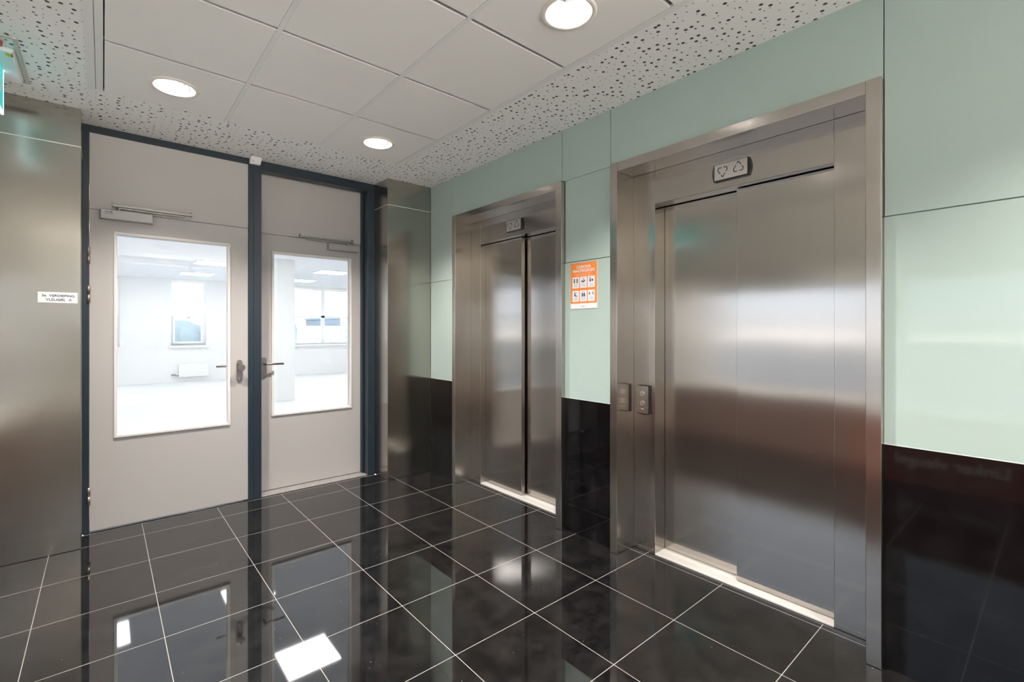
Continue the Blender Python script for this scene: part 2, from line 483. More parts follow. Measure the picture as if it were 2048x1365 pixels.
# ------------------------------------------------------------------ elevators
XO, XI = 2.32, 2.49      # face of the outer surround, face of the inner surround
ZO, ZIN, ZH = 2.317, 2.264, 2.070
def arrow(bm, cy, cz, s, up, x):
    """engraved triangular arrow, outline, in the plane x; +y is to the viewer's left"""
    pts = [(-.5, -.5), (.5, -.5), (.62, -.2), (0, .75), (-.62, -.2)]
    sg = 1 if up else -1
    P = [(cy - a*s, cz + sg*b*s) for a, b in pts]
    n = len(P)
    for i in range(n):
        a, b = Vector(P[i]), Vector(P[(i+1) % n]); d = b-a
        if i in (1, 4): a0, b0 = a, b
        elif i == 0: a0, b0 = a, b
        else: a0, b0 = a + d*.12, b
        if i in (0,): 
            segs = [(a, a + d*.38), (a + d*.62, b)]
        elif i in (2, 3):
            segs = [(a, a + d*.30), (a + d*.48, b)]
        else:
            segs = [(a, b)]
        for p, q in segs:
            dd = (q-p).normalized(); nn = Vector((-dd.y, dd.x))*s*.055
            prism(bm, [tuple(p+nn), tuple(q+nn), tuple(q-nn), tuple(p-nn)], 'x', x-.0006, x+.0004)

def pillow(bm, y0, y1, z0, z1, x, depth, bulge, axis):
    """plate with two bulging sides"""
    n = 9; pts = []
    if axis == 'y':
        pts += [(y0 - bulge*math.sin(math.pi*i/(n-1)), z0 + (z1-z0)*i/(n-1)) for i in range(n)]
        pts += [(y1 + bulge*math.sin(math.pi*i/(n-1)), z1 - (z1-z0)*i/(n-1)) for i in range(n)]
    else:
        pts += [(y0 + (y1-y0)*i/(n-1), z1 + bulge*math.sin(math.pi*i/(n-1))) for i in range(n)]
        pts += [(y1 - (y1-y0)*i/(n-1), z0 - bulge*math.sin(math.pi*i/(n-1))) for i in range(n)]
    prism(bm, pts, 'x', x-depth, x)

def elevator(E, label, front_left, call):
    t = thing('elevator', label, 'elevator', (XO, (E['yo0']+E['yo1'])/2, 0))
    # outer surround: two jambs and a header, each a folded steel profile
    for s in (0, 1):
        a, b = (E['yo0'], E['yi0']) if s == 0 else (E['yi1'], E['yo1'])
        bm = bmesh.new()
        bx(bm, XO, XI+.03, a, b, 0.001, ZO)
        obj('outer_jamb', bm, M['steel_frame'], t, bevel=.0022)
    bm = bmesh.new(); bx(bm, XO+.0005, XI+.03, E['yi0'], E['yi1'], ZIN, ZO-.001)
    obj('outer_header', bm, M['steel_frame'], t, bevel=.0018)
    # inner surround
    for a, b in ((E['yi0'], E['d0']), (E['d1'], E['yi1'])):
        bm = bmesh.new(); bx(bm, XI, XI+.16, a, b, 0.001, ZIN)
        j = obj('inner_jamb', bm, M['steel'], t, bevel=.002)
        if b == E['yi1']: jl = j
    bm = bmesh.new(); bx(bm, XI, XI+.15, E['d0'], E['d1'], ZH, ZIN)
    hd = obj('inner_header', bm, M['steel'], t, bevel=.0015)
    # doors
    mid = (E['d0']+E['d1'])/2 + .002
    for k in (0, 1):
        left = (k == 0)
        y0, y1 = (mid, E['d1']-.001) if left else (E['d0']+.001, mid)
        front = (left == front_left)
        if front:
            if left: y0 -= .018
            else: y1 += .0
            x = XI + .057
        else:
            x = XI + .107
            if left: y0 -= .03
            else: y1 += .03
        bm = bmesh.new(); bx(bm, x, x+.034, y0, y1, .012, ZH-.004)
        obj('door_panel', bm, M['steel'], t, bevel=.0015)
    # sill
    bm = bmesh.new(); bx(bm, XI, XI+.20, E['d0'], E['d1'], 0, .008)
    sl = obj('door_sill', bm, M['alu'], t, bevel=.001, label='pale ribbed aluminium door sill')
    bm = bmesh.new()
    for q in range(7): bx(bm, XI+.012+.007*q, XI+.0135+.007*q, E['d0']+.002, E['d1']-.002, .0079, .0084)
    bx(bm, XI+.094, XI+.100, E['d0']+.002, E['d1']-.002, .0079, .0086)
    obj('sill_groove', bm, M['alu_dark'], sl)
    bm = bmesh.new(); bx(bm, XI-.005, XI-.0005, E['d0']-.0, E['d1'], 0, .0009)
    obj('sill_gap', bm, M['gap'], sl)
    # direction indicator
    cy, cz = (E['d0']+E['d1'])/2 + .0, 2.152
    bm = bmesh.new(); pillow(bm, cy-.088, cy+.088, cz-.045, cz+.045, XI, .012, .010, 'y')
    ip = obj('direction_indicator', bm, M['black'], t, label='direction indicator plate with a down and an up arrow')
    bm = bmesh.new(); bx(bm, XI-.019, XI-.011, cy-.083, cy+.083, cz-.040, cz+.042)
    obj('face_plate', bm, M['plate'], ip, bevel=.002)
    bm = bmesh.new(); arrow(bm, cy+.040, cz+.002, .040, False, XI-.0192)
    obj('down_arrow', bm, M['ink'], ip)
    bm = bmesh.new(); arrow(bm, cy-.040, cz+.004, .040, True, XI-.0192)
    obj('up_arrow', bm, M['ink'], ip)
    if call:
        py, pz = 1.623, .909
        bm = bmesh.new(); pillow(bm, py-.046, py+.043, pz-.084, pz+.084, XI, .010, .006, 'z')
        cp = obj('call_panel', bm, M['black'], t, label='call panel with two round push buttons')
        bm = bmesh.new(); bx(bm, XI-.017, XI-.009, py-.038, py+.043, pz-.083, pz+.083)
        obj('face_plate', bm, M['steel_frame'], cp, bevel=.002)
        for dz in (.036, -.020):
            bm = bmesh.new()
            prism(bm, circ(py+.002, pz+dz, .0155, n=28), 'x', XI-.020, XI-.016)
            bt = obj('push_button', bm, M['chrome'], cp, bevel=.001)
            bm = bmesh.new()
            s = 1 if dz > 0 else -1
            for a, b in (((-.006, -.004), (0, .006)), ((0, .006), (.006, -.004)), ((.006, -.004), (-.006, -.004))):
                p, q = Vector((py+.002+a[0], pz+dz+s*a[1])), Vector((py+.002+b[0], pz+dz+s*b[1]))
                d = (q-p).normalized(); nn = Vector((-d.y, d.x))*.0008
                prism(bm, [tuple(p+nn), tuple(q+nn), tuple(q-nn), tuple(p-nn)], 'x', XI-.0205, XI-.0199)
            obj('button_mark', bm, M['ink'], cp)
        bm = bmesh.new(); bx(bm, XI-.0173, XI-.0169, py-.008, py+.010, pz-.057, pz-.054)
        obj('plate_mark', bm, M['alu'], cp)
    return t
elevator(E1, 'farther brushed steel elevator, left of the orange poster, by the steel corner pier', True, False)
elevator(E2, 'nearer and larger-looking brushed steel elevator with a two-button call panel in its left jamb', False, True)

# ------------------------------------------------------------------ steel piers
def joint(bm, x0, x1, y0, y1, z): bx(bm, x0, x1, y0, y1, z-.0016, z+.0016)
t = thing('steel_pier', 'narrow brushed steel pier in the corner between the right white door and the green glass', 'pier', (2.13, 3.98, 0))
bm = bmesh.new(); bx(bm, 1.915, XW-.0005, YP, 4.28, 0.001, 2.432); obj('lower_cladding', bm, M['steel_pier'], t, bevel=.002)
bm = bmesh.new(); bx(bm, 1.915, XW-.0005, YP, 4.28, 2.4355, H); obj('upper_cladding', bm, M['steel_pier'], t, bevel=.002)
bm = bmesh.new(); bx(bm, 1.9142, XW, YP-.0008, 4.10, 2.431, 2.4365); obj('joint_highlight', bm, M['joint'], t)
t = thing('steel_pier', 'wide brushed steel wall cladding left of the white doors, carrying the small white floor sign', 'pier', (-.37, 3.98, 0))
bm = bmesh.new(); bx(bm, XL+.0005, -.104, YP, 4.28, 0.001, 2.432); obj('lower_cladding', bm, M['steel_pier'], t, bevel=.002)
bm = bmesh.new(); bx(bm, XL+.0005, -.104, YP, 4.28, 2.4355, H); obj('upper_cladding', bm, M['steel_pier'], t, bevel=.002)
bm = bmesh.new(); bx(bm, XL+.001, -.1032, YP-.0008, 4.10, 2.431, 2.4365); obj('joint_highlight', bm, M['joint'], t)

# floor sign on the left pier
t = thing('wall_sign', 'small white sign reading 3e VERDIEPING VLEUGEL A on the left steel cladding', 'sign', (-.206, YP, 1.518))
bm = bmesh.new(); bx(bm, -.292, -.119, YP-.003, YP-.0002, 1.487, 1.5495); obj('sign_plate', bm, M['signwhite'], t, bevel=.0005, seg=1)
text_mesh('lettering', '3e  VERDIEPING', .0195, M['ink'], t, (-.2035, YP-.0034, 1.5225), (1,0,0), (0,0,1), 'CENTER', .0003, sx=1.05)
text_mesh('lettering', 'VLEUGEL  A', .0205, M['ink'], t, (-.2015, YP-.0034, 1.4985), (1,0,0), (0,0,1), 'CENTER', .0003, sx=1.05)

# ------------------------------------------------------------------ door frame
bm = bmesh.new()
bx(bm, -.104, -.071, YD, 4.27, 0, H)                 # left stile
bx(bm, .865, .900, YD-.004, 4.27, 0, H)              # mullion, front plate
bx(bm, .901, .958, YD, 4.27, 0, H)
bx(bm, 1.846, 1.915, YD, 4.27, 0, H)                 # right stile
bx(bm, -.071, .865, YD, 4.27, 2.618, H)              # head over the left door
bx(bm, .958, 1.846, YD, 4.16, 2.592, H)              # head over the right door
bx(bm, .958, 1.846, 4.16, 4.27, 2.618, H)
bx(bm, 1.830, 1.846, 4.165, 4.27, 0, 2.618)
bx(bm, .958, .972, 4.165, 4.27, 0, 2.618)
df = struct('trim_1', bm, M['frame'], 'dark blue steel frame around the two white doors', bevel=.0015)

def oval_plate(bm, cx, cz, w, h, y0, y1):
    r = w/2
    pts = [(cx + r*math.cos(a), cz + h/2 - r + r*math.sin(a)) for a in [math.pi*i/10 for i in range(11)]]
    pts += [(cx + r*math.cos(a), cz - h/2 + r + r*math.sin(a)) for a in [math.pi + math.pi*i/10 for i in range(11)]]
    prism(bm, pts, 'y', y0, y1)

def disc_y(bm, cx, cz, r, y0, y1, n=28): prism(bm, circ(cx, cz, r, n=n), 'y', y0, y1)

def door(name, label, x0, x1, zt, y, win, ztop):
    """leaf with glazed opening; y is its front face"""
    d = struct_empty(name, (x0, y, 0), label)
    wx0, wx1, wz0, wz1 = win
    bm = bmesh.new()
    for a, b, c, e in cells(x0+.002, x1-.002, .012, zt-.002, [(wx0+.012, wx1-.012, wz0+.012, wz1-.012)]):
        bx(bm, a, b, y, y+.045, c, e)
    bmesh.ops.remove_doubles(bm, verts=bm.verts[:], dist=1e-5)
    leaf = obj('door_leaf', bm, M['door'], d, fix=False)
    for yy0, yy1 in ((y-.011, y+.012), (y+.033, y+.056)):
        bm = bmesh.new()
        w = .019
        P = [(wx0, wz0), (wx1, wz0), (wx1, wz1), (wx0, wz1)]
        Q = [(wx0+w, wz0+w), (wx1-w, wz0+w), (wx1-w, wz1-w), (wx0+w, wz1-w)]
        for i in range(4):
            j = (i+1) % 4
            prism(bm, [P[i], P[j], Q[j], Q[i]], 'y', yy0, yy1)
        obj('glazing_bead', bm, M['bead'], d, bevel=.004)
    bm = bmesh.new(); bx(bm, wx0+.013, wx1-.013, y+.019, y+.025, wz0+.013, wz1-.013)
    obj('glass_pane', bm, M['glass'], d)
    bm = bmesh.new(); bx(bm, x0+.001, x1-.001, y, y+.045, zt+.002, ztop)
    obj('transom_panel', bm, M['door'], d, bevel=.001)
    return d

# left door
d1 = door('door_1', 'left white door with glazed opening, round knob and three hinges', -.071, .865, 2.119, YD+.006, (.052, .742, .603, 1.985), 2.618)
y = YD+.006
for z in (1.815, 1.560, .243):
    bm = bmesh.new()
    tube(bm, [(-.073, y-.008, z-.056), (-.073, y-.008, z-.003)], .0085, 14)
    tube(bm, [(-.073, y-.008, z+.003), (-.073, y-.008, z+.056)], .0085, 14)
    obj('hinge', bm, M['hinge'], d1)
hp = None
bm = bmesh.new(); oval_plate(bm, .803, 1.012, .041, .172, y-.008, y)
hp = obj('knob_plate', bm, M['handle'], d1, bevel=.0015)
bm = bmesh.new(); disc_y(bm, .806, 1.040, .011, y-.050, y-.008); disc_y(bm, .806, 1.040, .026, y-.066, y-.048)
obj('door_knob', bm, M['handle'], hp, bevel=.003)
bm = bmesh.new(); disc_y(bm, .803, .955, .0085, y-.010, y-.007); bx(bm, .799, .807, y-.010, y-.007, .936, .952)
obj('lock_cylinder', bm, M['chrome'], hp, bevel=.0006)
bm = bmesh.new(); oval_plate(bm, .803, 1.012, .041, .172, y+.045, y+.053); tube(bm, [(.806, y+.05, 1.045), (.806, y+.095, 1.045), (.79, y+.102, 1.045), (.665, y+.102, 1.045)], .0085)
obj('rear_door_lever', bm, M['handle'], d1)
def closer(d, bx0, bx1, z0, z1, y, r0, r1, zr, arm, name='door_closer', lbl=None):
    bm = bmesh.new(); bx(bm, bx0, bx1, y-.050, y, z0, z1)
    c = obj('closer_body', bm, M['closer'], d, bevel=.004, label=lbl)
    bm = bmesh.new(); bx(bm, r0, r1, y-.032, y-.014, zr-.008, zr+.008)
    rl = obj('slide_rail', bm, M['rail'], d, bevel=.001)
    bm = bmesh.new()
    for q in (r0, r1): bx(bm, q-.005, q+.005, y-.034, y-.0, zr-.008, zr+.022)
    obj('rail_end', bm, M['rail'], rl, bevel=.001)
    bm = bmesh.new()
    a, b = arm
    p, q = Vector((a, y-.034)), Vector((b, y-.024)); dd = (q-p).normalized(); nn = Vector((-dd.y, dd.x))*.009
    prism(bm, [tuple(p+nn), tuple(q+nn), tuple(q-nn), tuple(p-nn)], 'z', zr-.022, zr-.015)
    prism(bm, circ(a, y-.032, .012, n=16), 'z', z1-.001, zr-.014)
    obj('closer_arm', bm, M['rail'], d)
closer(d1, -.017, .262, 2.058, 2.122, y, .050, .488, 2.156, (.08, .45), lbl='silver door closer box on the left door')
bm = bmesh.new(); bx(bm, .008, .030, y-.0506, y-.050, 2.102, 2.106); bx(bm, .034, .046, y-.0506, y-.050, 2.101, 2.108); bx(bm, .004, .052, y-.0506, y-.050, 2.091, 2.093)
obj('closer_mark', bm, M['ink'], d1)

# right door
y2 = 4.205
d2 = door('door_2', 'right white door set back behind the dark frame, with a lever handle', .972, 1.830, 2.117, y2, (1.062, 1.744, .614, 1.980), 2.618)
bm = bmesh.new(); oval_plate(bm, 1.003, 1.020, .041, .172, y2-.008, y2)
hp2 = obj('lever_plate', bm, M['handle'], d2, bevel=.0015)
bm = bmesh.new(); tube(bm, [(1.005, y2, 1.050), (1.005, y2-.040, 1.050), (1.012, y2-.052, 1.050), (1.030, y2-.056, 1.050), (1.142, y2-.056, 1.049)], .0085, 12)
obj('door_lever', bm, M['handle'], hp2)
bm = bmesh.new(); disc_y(bm, 1.003, .962, .0085, y2-.011, y2-.007); bx(bm, .999, 1.007, y2-.011, y2-.007, .943, .959)
obj('lock_cylinder', bm, M['chrome'], hp2, bevel=.0006)
closer(d2, 1.520, 1.796, 2.036, 2.094, y2, 1.285, 1.745, 2.128, (1.70, 1.34), lbl='silver door closer box on the right door')
bm = bmesh.new(); bx(bm, .958, 1.846, YD+.008, y2+.06, 0, .006)
th = struct('trim_2', bm, M['thresh'], 'grey stone threshold under the right door', bevel=.001)

# wall above/around the doors toward the wing (room side of the wing)
bm = bmesh.new()
for a, b, c, e in cells(-4.0, 9.0, 0, H+.28, [(-.104, 1.915, -.1, H)]):
    bx(bm, a, b, 4.285, 4.36, c, e)
wf = struct('wall_front', bm, M['wing_wall'], 'white wall holding the two doors, office side')

# ------------------------------------------------------------------ opposite wall with windows, wall behind
bm = bmesh.new()
WO = [(-.12, .95, .62, 1.82), (1.05, 2.95, .62, 1.82)]
for a, b, c, e in cells(YB-.3, 4.3, .0, H+.28, WO): bx(bm, XL-.2, XL, a, b, c, e)
wl = struct('wall_left', bm, M['plaster'], 'opposite wall with windows behind the camera')
bm = bmesh.new(); bx(bm, XL, XL+.012, -.2, 1.22, .001, .60); rp = obj('red_base_panel', bm, M['red'], wl)
bm = bmesh.new(); bx(bm, XL, XL+.012, 1.224, YP-.002, .001, .60); obj('tan_base_panel', bm, noisy('tan_panel', (.175,.125,.108), .5, .08, 3), wl)
text_mesh('lettering', 'Linker vleugel', .125, M['redtext'], wl, (XL+.013, .262, .165), (0,1,0), (0,0,1), 'LEFT', .002, extrude=.001)
for i, (a, b, c, e) in enumerate(WO):
    w = struct_empty('window_%d' % (i+6), (XL-.1, (a+b)/2, c), 'window in the wall behind the camera')
    bm = bmesh.new()
    bx(bm, XL-.12, XL-.06, a, a+.05, c, e); bx(bm, XL-.12, XL-.06, b-.05, b, c, e)
    bx(bm, XL-.12, XL-.06, a+.05, b-.05, c, c+.05); bx(bm, XL-.12, XL-.06, a+.05, b-.05, e-.05, e)
    obj('window_frame', bm, M['winframe'], w)
    bm = bmesh.new(); bx(bm, XL-.093, XL-.087, a+.05, b-.05, c+.05, e-.05); obj('glass_pane', bm, M['glass'], w)
bm = bmesh.new()
for a, b, c, e in cells(XL-.2, 2.75, 0, H+.28, [(.3, 2.25, 1.25, 2.60)]): bx(bm, a, b, YB-.2, YB, c, e)  # unseen opening added so uplight reaches the hall ceiling
wb = struct('wall_back', bm, M['plaster'], 'wall behind the camera with a wide window added for uplight')
w = struct_empty('window_8', (1.27, YB-.1, 1.25), 'wide window added behind the camera for uplight')
bm = bmesh.new()
for a, b in ((.3, .35), (1.25, 1.31), (2.2, 2.25)): bx(bm, a, b, YB-.12, YB-.06, 1.25, 2.6)
bx(bm, .35, 2.2, YB-.12, YB-.06, 1.25, 1.30); bx(bm, .35, 2.2, YB-.12, YB-.06, 2.55, 2.6)
obj('window_frame', bm, M['winframe'], w)
bm = bmesh.new(); bx(bm, -90, XL-.25, -60, 100, -.6, -.4)  # unseen plane added to keep the world's uplight out of the steel reflections
o = struct('ground', bm, flat('screen_gravel', (.42,.39,.36), .9), 'added gravel-coloured plane outside the opposite windows, screening the bright lower world')

# ------------------------------------------------------------------ downlights
def downlight(cx, cy, label):
    t = thing('downlight', label, 'ceiling light', (cx, cy, H), 'round downlights in the tile ceiling')
    bm = bmesh.new(); lathe(bm, [(.094, H+.004), (.094, H-.0035), (.100, H-.007), (.112, H-.0065), (.118, H-.002), (.118, H-.0005), (.10, H-.0005)], cx, cy, 56)
    obj('lamp_rim', bm, M['lampring'], t)
    bm = bmesh.new(); lathe(bm, [(.0935, H-.002), (.090, H+.02), (.082, H+.055), (.068, H+.090), (.048, H+.118)], cx, cy, 20, smooth=False)
    lathe(bm, [(.0475, H+.1185), (.001, H+.119)], cx, cy, 20)
    obj('reflector', bm, M['reflector'], t, fix=False)
    bm = bmesh.new(); prism(bm, circ(cx, cy, .042, n=32), 'z', H+.096, H+.104)
    obj('lamp_lens', bm, M['bulb'], t)
    L = bpy.data.lights.new('lamp_light', 'AREA'); L.shape = 'DISK'; L.size = .08; L.energy = DOWNLIGHT_W; L.color = (1, .93, .855)
    lo = bpy.data.objects.new('lamp_light', L); COL.objects.link(lo); lo.parent = t; lo.location = (0, 0, .094)
    return t
LB = ['round downlight left of the others, above the left white door',
      'small round downlight nearest the far corner, above the right white door',
      'largest round downlight at the top of the picture, in front of the nearer elevator',
      'round downlight over the camera on the left side, outside the picture',
      'round downlight behind the camera, right side', 'round downlight behind the camera, left side']
for (cx, cy), lb in zip(downs, LB): downlight(cx, cy, lb)

# ------------------------------------------------------------------ exit sign
t = thing('exit_sign', 'lit teal escape sign plate hanging from a ceiling housing at the left picture edge', 'exit sign', (-.39, 3.3, H))
bm = bmesh.new()
for a, b, c, e in cells(-.47, -.305, 3.08, 3.60, [(-.455, -.320, 3.095, 3.585)]): bx(bm, a, b, c, e, H-.010, H)
obj('housing_frame', bm, M['beige'], t, bevel=.002)
bm = bmesh.new()
prism(bm, [(-.455, H), (-.322, H), (-.335, H-.022), (-.440, H-.022)], 'y', 3.215, 3.585)
hb = obj('housing', bm, M['white'], t, bevel=.004)
bm = bmesh.new(); prism(bm, circ(-.348, 3.245, .011, .020, n=20), 'z', H-.0232, H-.0218); obj('yellow_sticker', bm, M['yellow'], hb)
bm = bmesh.new(); bx(bm, -.338, -.334, 3.232, 3.262, H-.0232, H-.0218); obj('print_mark', bm, M['ink'], hb)
bm = bmesh.new(); prism(bm, circ(-.380, 3.165, .022, n=24), 'z', H-.018, H-.0); obj('indicator_ring', bm, M['redsticker'], t)
PX = -.392
bm = bmesh.new(); bx(bm, PX-.0035, PX+.0035, 3.06, 3.458, 2.425, H-.020); pl = obj('sign_plate', bm, M['teal'], t)
bm = bmesh.new()
bx(bm, PX-.0045, PX+.0045, 3.452, 3.464, 2.420, H-.022); bx(bm, PX-.0045, PX+.0045, 3.06, 3.452, 2.418, 2.428)
obj('lit_edge', bm, M['tealedge'], pl)
# running figure and arrow on both faces of the plate
for s in (1, -1):
    bm = bmesh.new(); x = PX + s*.0038
    def S(pts): prism(bm, pts, 'x', x-.0004, x+.0004)
    S(circ(3.17, 2.60, .014, n=16)); S([(3.15, 2.585), (3.18, 2.575), (3.165, 2.525), (3.14, 2.53)])
    S([(3.14, 2.53), (3.165, 2.53), (3.14, 2.47), (3.12, 2.475)]); S([(3.16, 2.53), (3.20, 2.51), (3.20, 2.465), (3.185, 2.465), (3.185, 2.50), (3.145, 2.525)])
    obj('running_figure', bm, M['paper'], pl); bm = bmesh.new()
    S([(3.27, 2.54), (3.36, 2.54), (3.36, 2.565), (3.40, 2.53), (3.36, 2.495), (3.36, 2.52), (3.27, 2.52)])
    obj('direction_arrow', bm, M['paper'], pl)

# ------------------------------------------------------------------ small detector at the top of the mullion
t = thing('motion_detector', 'small white motion detector tucked under the ceiling above the mullion', 'detector', (.905, 4.05, H))
bm = bmesh.new(); prism(bm, [(4.078, H), (4.005, H), (4.015, H-.012), (4.052, H-.045), (4.078, H-.045)], 'x', .868, .945)
obj('detector_body', bm, M['white'], t, bevel=.004)
bm = bmesh.new(); prism(bm, circ(.888, H-.028, .0035, n=12), 'y', 4.032, 4.05); obj('detector_lens', bm, M['black'], t)

# ------------------------------------------------------------------ poster
PY0, PY1, PZ0, PZ1 = 1.868, 2.084, 1.464, 1.760
xf = XW - .003
t = thing('poster', 'orange and white poster headed CORONA MAATREGELEN on the green glass between the elevators', 'poster', (XW, (PY0+PY1)/2, PZ0))
bm = bmesh.new(); bx(bm, xf, XW-.0003, PY0, PY1, PZ0, PZ1); obj('poster_board', bm, M['paper'], t)
bm = bmesh.new(); bx(bm, xf-.0004, xf, PY0+.0005, PY1-.0005, PZ0+.034, PZ1-.0005); obj('orange_field', bm, M['orange'], t)
cy = (PY0+PY1)/2
text_mesh('heading', 'CORONA', .0262, M['paper'], t, (xf-.0006, cy, PZ1-.0365), (0,-1,0), (0,0,1), 'CENTER', .0006, extrude=.0001)
text_mesh('heading', 'MAATREGELEN', .0262, M['paper'], t, (xf-.0006, cy, PZ1-.0605), (0,-1,0), (0,0,1), 'CENTER', .0006, extrude=.0001)
bm = bmesh.new()
for k, (a, b) in enumerate(((.03, .18), (.05, .165), (.035, .175))):
    z = PZ1-.070-.0075*k; yy = PY1-a
    while yy > PY1-b:
        l = random.uniform(.006, .016); bx(bm, xf-.0008, xf-.0003, max(yy-l, PY1-b), yy, z-.0013, z+.0013); yy -= l+.003
obj('small_print', bm, M['peach'], t)
cw, chh = .056, .071
for r in range(2):
    for c in range(3):
        ya = PY1-.016-c*.0635; za = PZ1-.092-r*.087
        bm = bmesh.new(); bx(bm, xf-.0010, xf-.0004, ya-cw, ya, za-chh, za)
        cd = obj('card', bm, M['paper'], t)
        bm = bmesh.new()
        yc = ya-cw/2; zc = za-.022
        xa, xb = xf-.0016, xf-.0010
        def P(pts): prism(bm, [(yc-p[0], zc+p[1]) for p in pts], 'x', xa, xb)
        def D(a, b, rr): prism(bm, circ(yc-a, zc+b, rr, n=12), 'x', xa, xb)
        if (r, c) == (0, 0):
            for s in (-.012, .012):
                D(s, .008, .0055); P([(s-.006, .002), (s+.006, .002), (s+.004, -.016), (s-.004, -.016)])
        elif (r, c) == (0, 1):
            P([(-.016, -.012), (.004, -.014), (.016, -.004), (.010, .002), (0, -.004), (-.014, 0)]); D(.002, .006, .004); D(-.004, .014, .002); D(.006, .015, .002)
        elif (r, c) == (0, 2):
            D(-.008, .010, .0045); P([(-.014, .004), (-.004, .004), (-.002, -.014), (-.014, -.014)]); D(.009, -.004, .0075)
        elif (r, c) == (1, 0):
            D(-.008, .008, .005); P([(-.012, .004), (-.004, .004), (0, -.008), (.016, -.012), (.014, -.016), (-.012, -.014)]); P([(.006, .012), (.012, .006), (.010, .004), (.004, .010)])
        elif (r, c) == (1, 1):
            for s in (-.007, .007): D(s, .012, .003)
            P([(-.014, .004), (-.002, .004), (-.002, -.018), (-.014, -.018)]); P([(.002, .004), (.014, .004), (.014, -.018), (.002, -.018)])
        else:
            for s in (-.014, .014): D(s, .006, .004); P([(s-.007, 0), (s+.007, 0), (s+.007, -.006), (s-.007, -.006)])
        obj('pictogram', bm, M['navy'], cd)
        bm = bmesh.new()
        for k in range(4):
            z = za-.045-.0056*k; w = random.uniform(.014, .020)
            bx(bm, xa, xb, yc-w, yc+w, z-.0009, z+.0009)
        obj('small_print', bm, flat('poster_grey_print', (.42,.46,.55), .6) if r == c == 0 else bpy.data.materials['poster_grey_print'], cd)
bm = bmesh.new()
bx(bm, xf-.0006, xf, cy+.006, cy+.024, PZ0+.013, PZ0+.0165); bx(bm, xf-.0006, xf, cy-.006, cy+.005, PZ0+.0125, PZ0+.018); bx(bm, xf-.0006, xf, cy-.026, cy-.008, PZ0+.0135, PZ0+.0155)
obj('footer_mark', bm, bpy.data.materials['poster_grey_print'], t)

# ------------------------------------------------------------------ office wing
bm = bmesh.new(); bx(bm, -4, 9, 4.30, YF+.3, -.12, -.001)
wfl = struct('floor', bm, M['wing_floor'], 'pale floor of the empty office behind the doors')
bm = bmesh.new(); bx(bm, -4, 9, 4.36, YF+.3, HW, HW+.2)
struct('ceiling', bm, noisy('office_ceiling', (.80,.81,.83), .85, .02, 2), 'white ceiling of the empty office')
far = [(-.55, .305, .93, 2.60), (1.307, 2.085, .93, 2.60), (3.4, 8.6, .90, 2.58)]
bm = bmesh.new()
for a, b, c, e in cells(-4, 9, 0, HW+.2, far): bx(bm, a, b, YF, YF+.3, c, e)
struct('wall_far', bm, M['wing_wall'], 'white far wall of the empty office')
bm = bmesh.new()
LWIN = [(5.4, 8.2, .95, 2.58), (8.6, 11.4, .95, 2.58), (11.8, 14.2, .95, 2.58)]
for a, b, c, e in cells(4.3, YF+.3, 0, HW+.2, LWIN): bx(bm, -4.2, -4, a, b, c, e)
struct('wall_office_left', bm, M['wing_wall'], 'white left wall of the office with windows')
for i, (a, b, c, e) in enumerate(LWIN):
    w = struct_empty('window_%d' % (i+9), (-4.1, (a+b)/2, c), 'window in the left wall of the office')
    bm = bmesh.new()
    for p, q in ((a, a+.05), ((a+b)/2-.03, (a+b)/2+.03), (b-.05, b)): bx(bm, -4.13, -4.07, p, q, c, e)
    for p, q in ((c, c+.05), (1.7, 1.76), (e-.05, e)): bx(bm, -4.125, -4.075, a+.05, b-.05, p, q)
    obj('window_frame', bm, M['winframe'], w)
bm = bmesh.new(); bx(bm, 9, 9.2, 4.3, YF+.3, 0, HW+.2); struct('wall_office_right', bm, M['wing_wall'])
bm = bmesh.new(); bx(bm, -4, 9, YF-.06, YF, .0, .73); struct('trim_3', bm, M['wing_wall'], 'low boxed-out ledge along the far office wall', bevel=.003)
def win(n, x0, x1, z0, z1, zm, splits, sash, label):
    w = struct_empty('window_%d' % n, ((x0+x1)/2, YF, z0), label)
    bm = bmesh.new(); f = .045; y0, y1 = YF+.10, YF+.17
    xs = [x0] + splits + [x1]
    bx(bm, x0, x0+f, y0, y1, z0, z1); bx(bm, x1-f, x1, y0, y1, z0, z1)
    for s in splits: bx(bm, s-.05, s+.05, y0, y1, z0+f, z1-f)
    bx(bm, x0+f, x1-f, y0, y1, z0, z0+f); bx(bm, x0+f, x1-f, y0, y1, z1-f, z1); bx(bm, x0+f, x1-f, y0, y1, zm-.03, zm+.03)
    obj('window_frame', bm, M['winframe'], w)
    if sash:
        bm = bmesh.new()
        for a, b, c, e in cells(x0+f+.005, x1-f-.005, z0+f+.005, zm-.035, [(x0+f+.055, x1-f-.055, z0+f+.055, zm-.085)]): bx(bm, a, b, y0-.03, y1, c, e)
        obj('opening_sash', bm, M['winframe'], w)
        bm = bmesh.new(); bx(bm, (x0+x1)/2-.03, (x0+x1)/2+.03, y0-.05, y0-.03, zm-.075, zm-.06); obj('sash_handle', bm, M['closer'], w)
    bm = bmesh.new(); bx(bm, x0+f, x1-f, y0+.03, y0+.036, z0+f, z1-f); obj('glass_pane', bm, M['glass'], w)
    bm = bmesh.new(); bx(bm, x0-.04, x1+.06, YF-.07, YF+.10, z0-.05, z0); obj('window_sill', bm, M['wing_wall'], w, bevel=.003)
win(1, -.55, .305, .93, 2.60, 1.72, [], True, 'narrow office window at the left edge of the left door glass')
win(2, 1.307, 2.085, .93, 2.60, 1.72, [], True, 'office window with a small opening sash seen through the left door')
win(3, 3.4, 8.6, .90, 2.58, 1.74, [5.19, 7.0], False, 'wide band of office windows seen through the right door')
